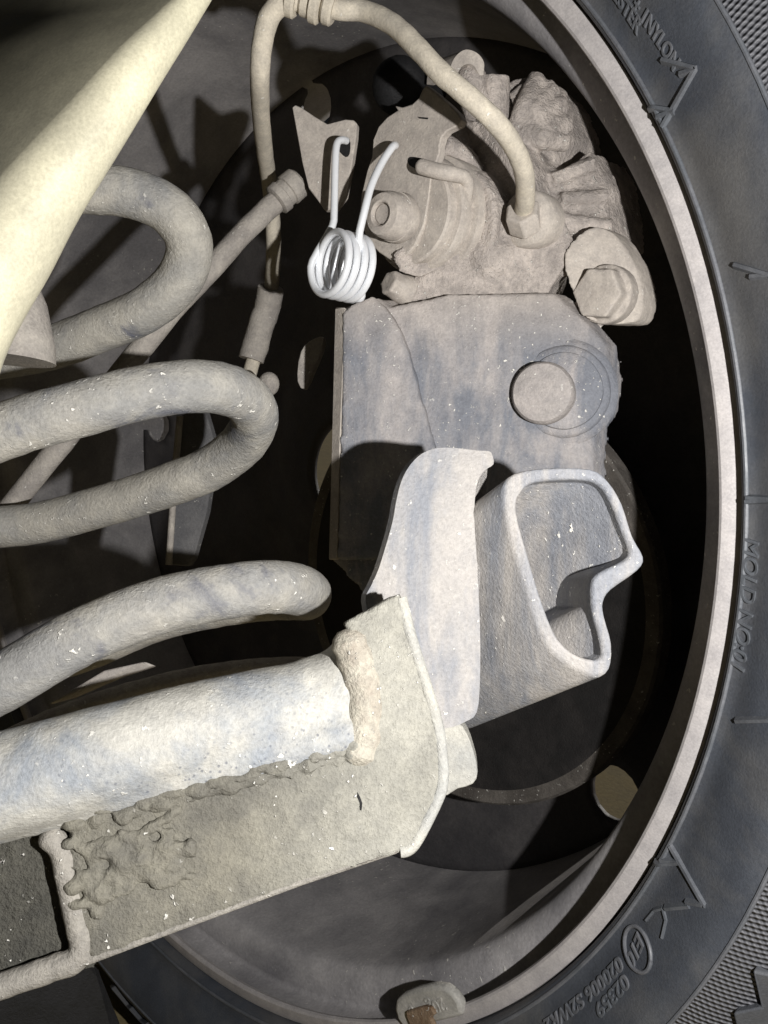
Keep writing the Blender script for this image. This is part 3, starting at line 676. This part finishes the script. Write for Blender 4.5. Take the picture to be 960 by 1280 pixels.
# ================================================================== BOX BRACKET (flange + hollow mount)
bb = thing('box_bracket', 'whitish hollow box bracket on a curved flange plate, centre right', 'bracket', P(640,740,.28))
FN = V(-.10,.10,1).normalized(); FP = P(560,740,.257)
def fl(px, py, o=0): return PL(px, py, FP+FN*o, FN)
fpoly = [(457,752),(464,732),(473,712),(483,680),(491,651),(495,628),(500,607),(507,590),(518,575),(531,565),(547,560),(570,560),(595,563),(611,564),(615,568),(617,580),(606,588),(598,600),(594,620),(593,651),(596,700),(600,782),(600,850),(596,890),(582,902),(560,910),(540,905),(500,860),(470,800)]
bm = B(); slabw(bm, [fl(x, y) for x, y in smooth_poly(fpoly, 3)], FN*.0030+V(-.0012,0,0)); obj('flange', bm, 'bracket', bb, bevel=.0007, seg=3, angle=50)
bm = B(); slabw(bm, [fl(x-4, y+2, .0035) for x, y in [p for p in fpoly if p[0] < 548]+[(548,900)]], FN*.0025); obj('flange_backing', bm, 'bracket', bb, bevel=.0006)
outer = smooth_poly([(631,607),(644,591),(682,584),(738,585),(761,600),(779,629),(792,669),(806,696),(799,712),(766,736),(756,752),(757,770),(766,804),(763,836),(745,846),(715,834),(690,815),(672,783),(655,730),(638,673),(630,629)], 3)
inner = smooth_poly([(650,618),(662,606),(685,601),(728,600),(750,607),(765,630),(778,664),(787,690),(778,702),(750,716),(740,730),(741,765),(750,800),(750,824),(723,820),(698,799),(679,756),(661,697),(648,650),(646,630)], 3)
BN = V(.10,-.05,1).normalized(); BPn = P(700,710,.248)
def bx(px, py, o=0): return PL(px, py, BPn+BN*o, BN)
push = V(-.034,.029,.052)
of = [bx(x, y) for x, y in outer]; inf = [bx(x, y) for x, y in inner]
bm = B()
n = len(outer); m_ = len(inner)
vo = [bm.verts.new(p) for p in of]; vob = [bm.verts.new(p+push) for p in of]
ci = sum(inf, Vector())/m_
vi = [bm.verts.new(p) for p in inf]; ipush = V(-.006,.003,.034); vib = [bm.verts.new(p+ipush) for p in inf]
for k in range(n): bm.faces.new((vo[k], vob[k], vob[(k+1) % n], vo[(k+1) % n]))
for k in range(m_): bm.faces.new((vi[k], vi[(k+1) % m_], vib[(k+1) % m_], vib[k]))
bm.faces.new(vob)
e = [bm.edges.get((vo[k], vo[(k+1) % n])) for k in range(n)]+[bm.edges.get((vi[k], vi[(k+1) % m_])) for k in range(m_)]
bmesh.ops.triangle_fill(bm, use_beauty=True, edges=e)
obj('hollow_box', bm, 'bracket', bb, bevel=.0011, seg=4, angle=50)
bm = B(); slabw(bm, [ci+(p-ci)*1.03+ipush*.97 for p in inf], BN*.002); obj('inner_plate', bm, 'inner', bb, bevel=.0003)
bm = B(); slab(bm, smooth_poly([(553,908,.262),(572,903,.262),(584,918,.262),(592,940,.262),(597,965,.262),(591,980,.262),(572,986,.262),(548,992,.262)], 2), V(.001,0,.010)); obj('tab', bm, 'plate_end', bb, bevel=.0008)

# ================================================================== SPRING PAN (under the lowest loop)
sp_ = thing('spring_pan', 'thin grey rim of the spring pan in the gap between lowest loop and beam tube', 'spring pan', P(260,850,.285))
bm = B(); tube(bm, [P(*p) for p in crom([(-60,958,.255),(60,900,.268),(150,868,.275),(240,845,.283),(320,834,.290),(390,832,.296),(430,838,.30)], 8)], .0030, 16, rough=.0003, rs=300); obj('pan_rim', bm, 'rod', sp_)
bm = B(); slab(bm, [(60,880,.285),(130,838,.290),(180,827,.293),(193,832,.295),(150,846,.292),(90,872,.288)], V(0,.001,.004)); obj('pan_lip', bm, 'rod', sp_, bevel=.0006)

# ================================================================== SMALL BACKGROUND PIECES
sk = thing('link_strip', 'narrow grey steel link standing behind the middle spring loop', 'link', P(232,610,.40))
bm = B(); slab(bm, [(226,520,.40),(238,512,.40),(256,512,.40),(270,560,.40),(258,640,.40),(241,700,.40),(235,708,.40),(210,706,.40),(214,650,.40)], V(.001,0,.006)); obj('strap', bm, 'strip', sk, bevel=.0008)
bm = B(); tube(bm, [P(225,520,.397), P(218,600,.397), P(211,706,.397)], .0016, 10); obj('strap_edge', bm, 'rod', sk)
t = thing('lit_leaf_patch', 'leaf-shaped grey piece added for a lit glimpse left of the knuckle plate', 'tab', P(392,450,.385))  # grey plate added in place of a patch of light glimpsed through the wheel
bm = B(); slab(bm, smooth_poly([(372,478,.385),(373,450,.385),(380,432,.385),(393,423,.385),(404,421,.385),(402,438,.385),(392,462,.385),(381,486,.385)], 2), V(.001,0,.004)); obj('leaf_plate', bm, 'rod', t, bevel=.0006)
t = thing('grease_cap', 'small round dusty cap behind the tip of the middle spring loop', 'cap', P(336,480,.38))
bm = B(); c = P(336,480,.38); blob(bm, c, (.0048,.0055,.004), 3); obj('cap', bm, 'rod', t)
t = thing('bump_stop', 'dusty cone-shaped spring seat under the cream body panel', 'spring seat', P(30,400,.25))
bm = B(); cyl(bm, P(20,345,.27), P(12,450,.27), .004, 0, 32, levels=[(0,.006),(.3,.010),(.8,.0135),(1,.0140)]); obj('cone', bm, 'rod', t)

# ================================================================== CREAM BODY PANEL
bp_ = thing('body_panel', 'smooth cream painted body panel crossing the upper left corner, half in shade', 'body panel', P(80,150,.17))
PANEL_TURN, PANEL_MORE = 56, 9.5
edge = crom([(330,-110,.175),(265,0,.172),(232,55,.170),(198,110,.168),(150,190,.166),(100,272,.164),(62,345,.162),(30,400,.160),(5,452,.158),(-15,520,.156),(-40,600,.154)], 5)
bm = B(); rows = []
ne = len(edge)
for i, p in enumerate(edge):
    c = P(*p); nx = edge[min(i+1, ne-1)]; pv = edge[max(0, i-1)]
    T = (P(*nx)-P(*pv)).normalized()
    view = (c-CAM).normalized()
    out = T.cross(view); out.normalize()
    if out.dot(RIGHT) < 0: out = -out                      # silhouette normal, right and down
    fwd = out.cross(T).normalized()
    if fwd.dot(FWD) < 0: fwd = -fwd
    u = i/(ne-1); r = .002+.0135*u**1.2
    cc = c-out*r; row = []
    for k in range(22):
        a = R(100)-R(300)*k/21                             # from behind, round the ridge, to the face that turns away
        a = max(a, -math.pi/2-R(PANEL_TURN)); row.append(cc+out*r*math.cos(a)+fwd*r*math.sin(a))
        if a <= -math.pi/2-R(PANEL_TURN)+1e-6: break
    a = -math.pi/2-R(PANEL_TURN); q = row[-1]; cum = 0
    for s_ in (.008,.008,.012,.012,.016,.02,.03,.04,.06,.1,.16,.24,.34,.45):
        cum += s_*.45; a2 = a - R(PANEL_MORE)*min(1, cum/.07)**.7; q = q+(out*math.sin(a2)-fwd*math.cos(a2)).normalized()*(s_*.45); row.append(q)
    rows.append([bm.verts.new(x) for x in row])
for i in range(len(rows)-1):
    for k in range(min(len(rows[0]), len(rows[i+1]))-1): bm.faces.new((rows[i][k], rows[i][k+1], rows[i+1][k+1], rows[i+1][k]))
o = obj('panel_skin', bm, 'cream', bp_, angle=0)
# ================================================================== ADDED BLACK SHEET (stands in for the dark of the lower left corner)
sg = thing('corner_dark_sheet', 'matt black sheet added behind the beam to keep the lower left corner dark', 'dark sheet', P(40,1250,.33))
bm = B(); slab(bm, [(-200,1130,.30),(60,1150,.33),(120,1215,.34),(150,1290,.35),(170,1400,.35),(-200,1400,.30)], V(0,0,.003)); obj('dark_sheet', bm, 'black', sg, bevel=.001)
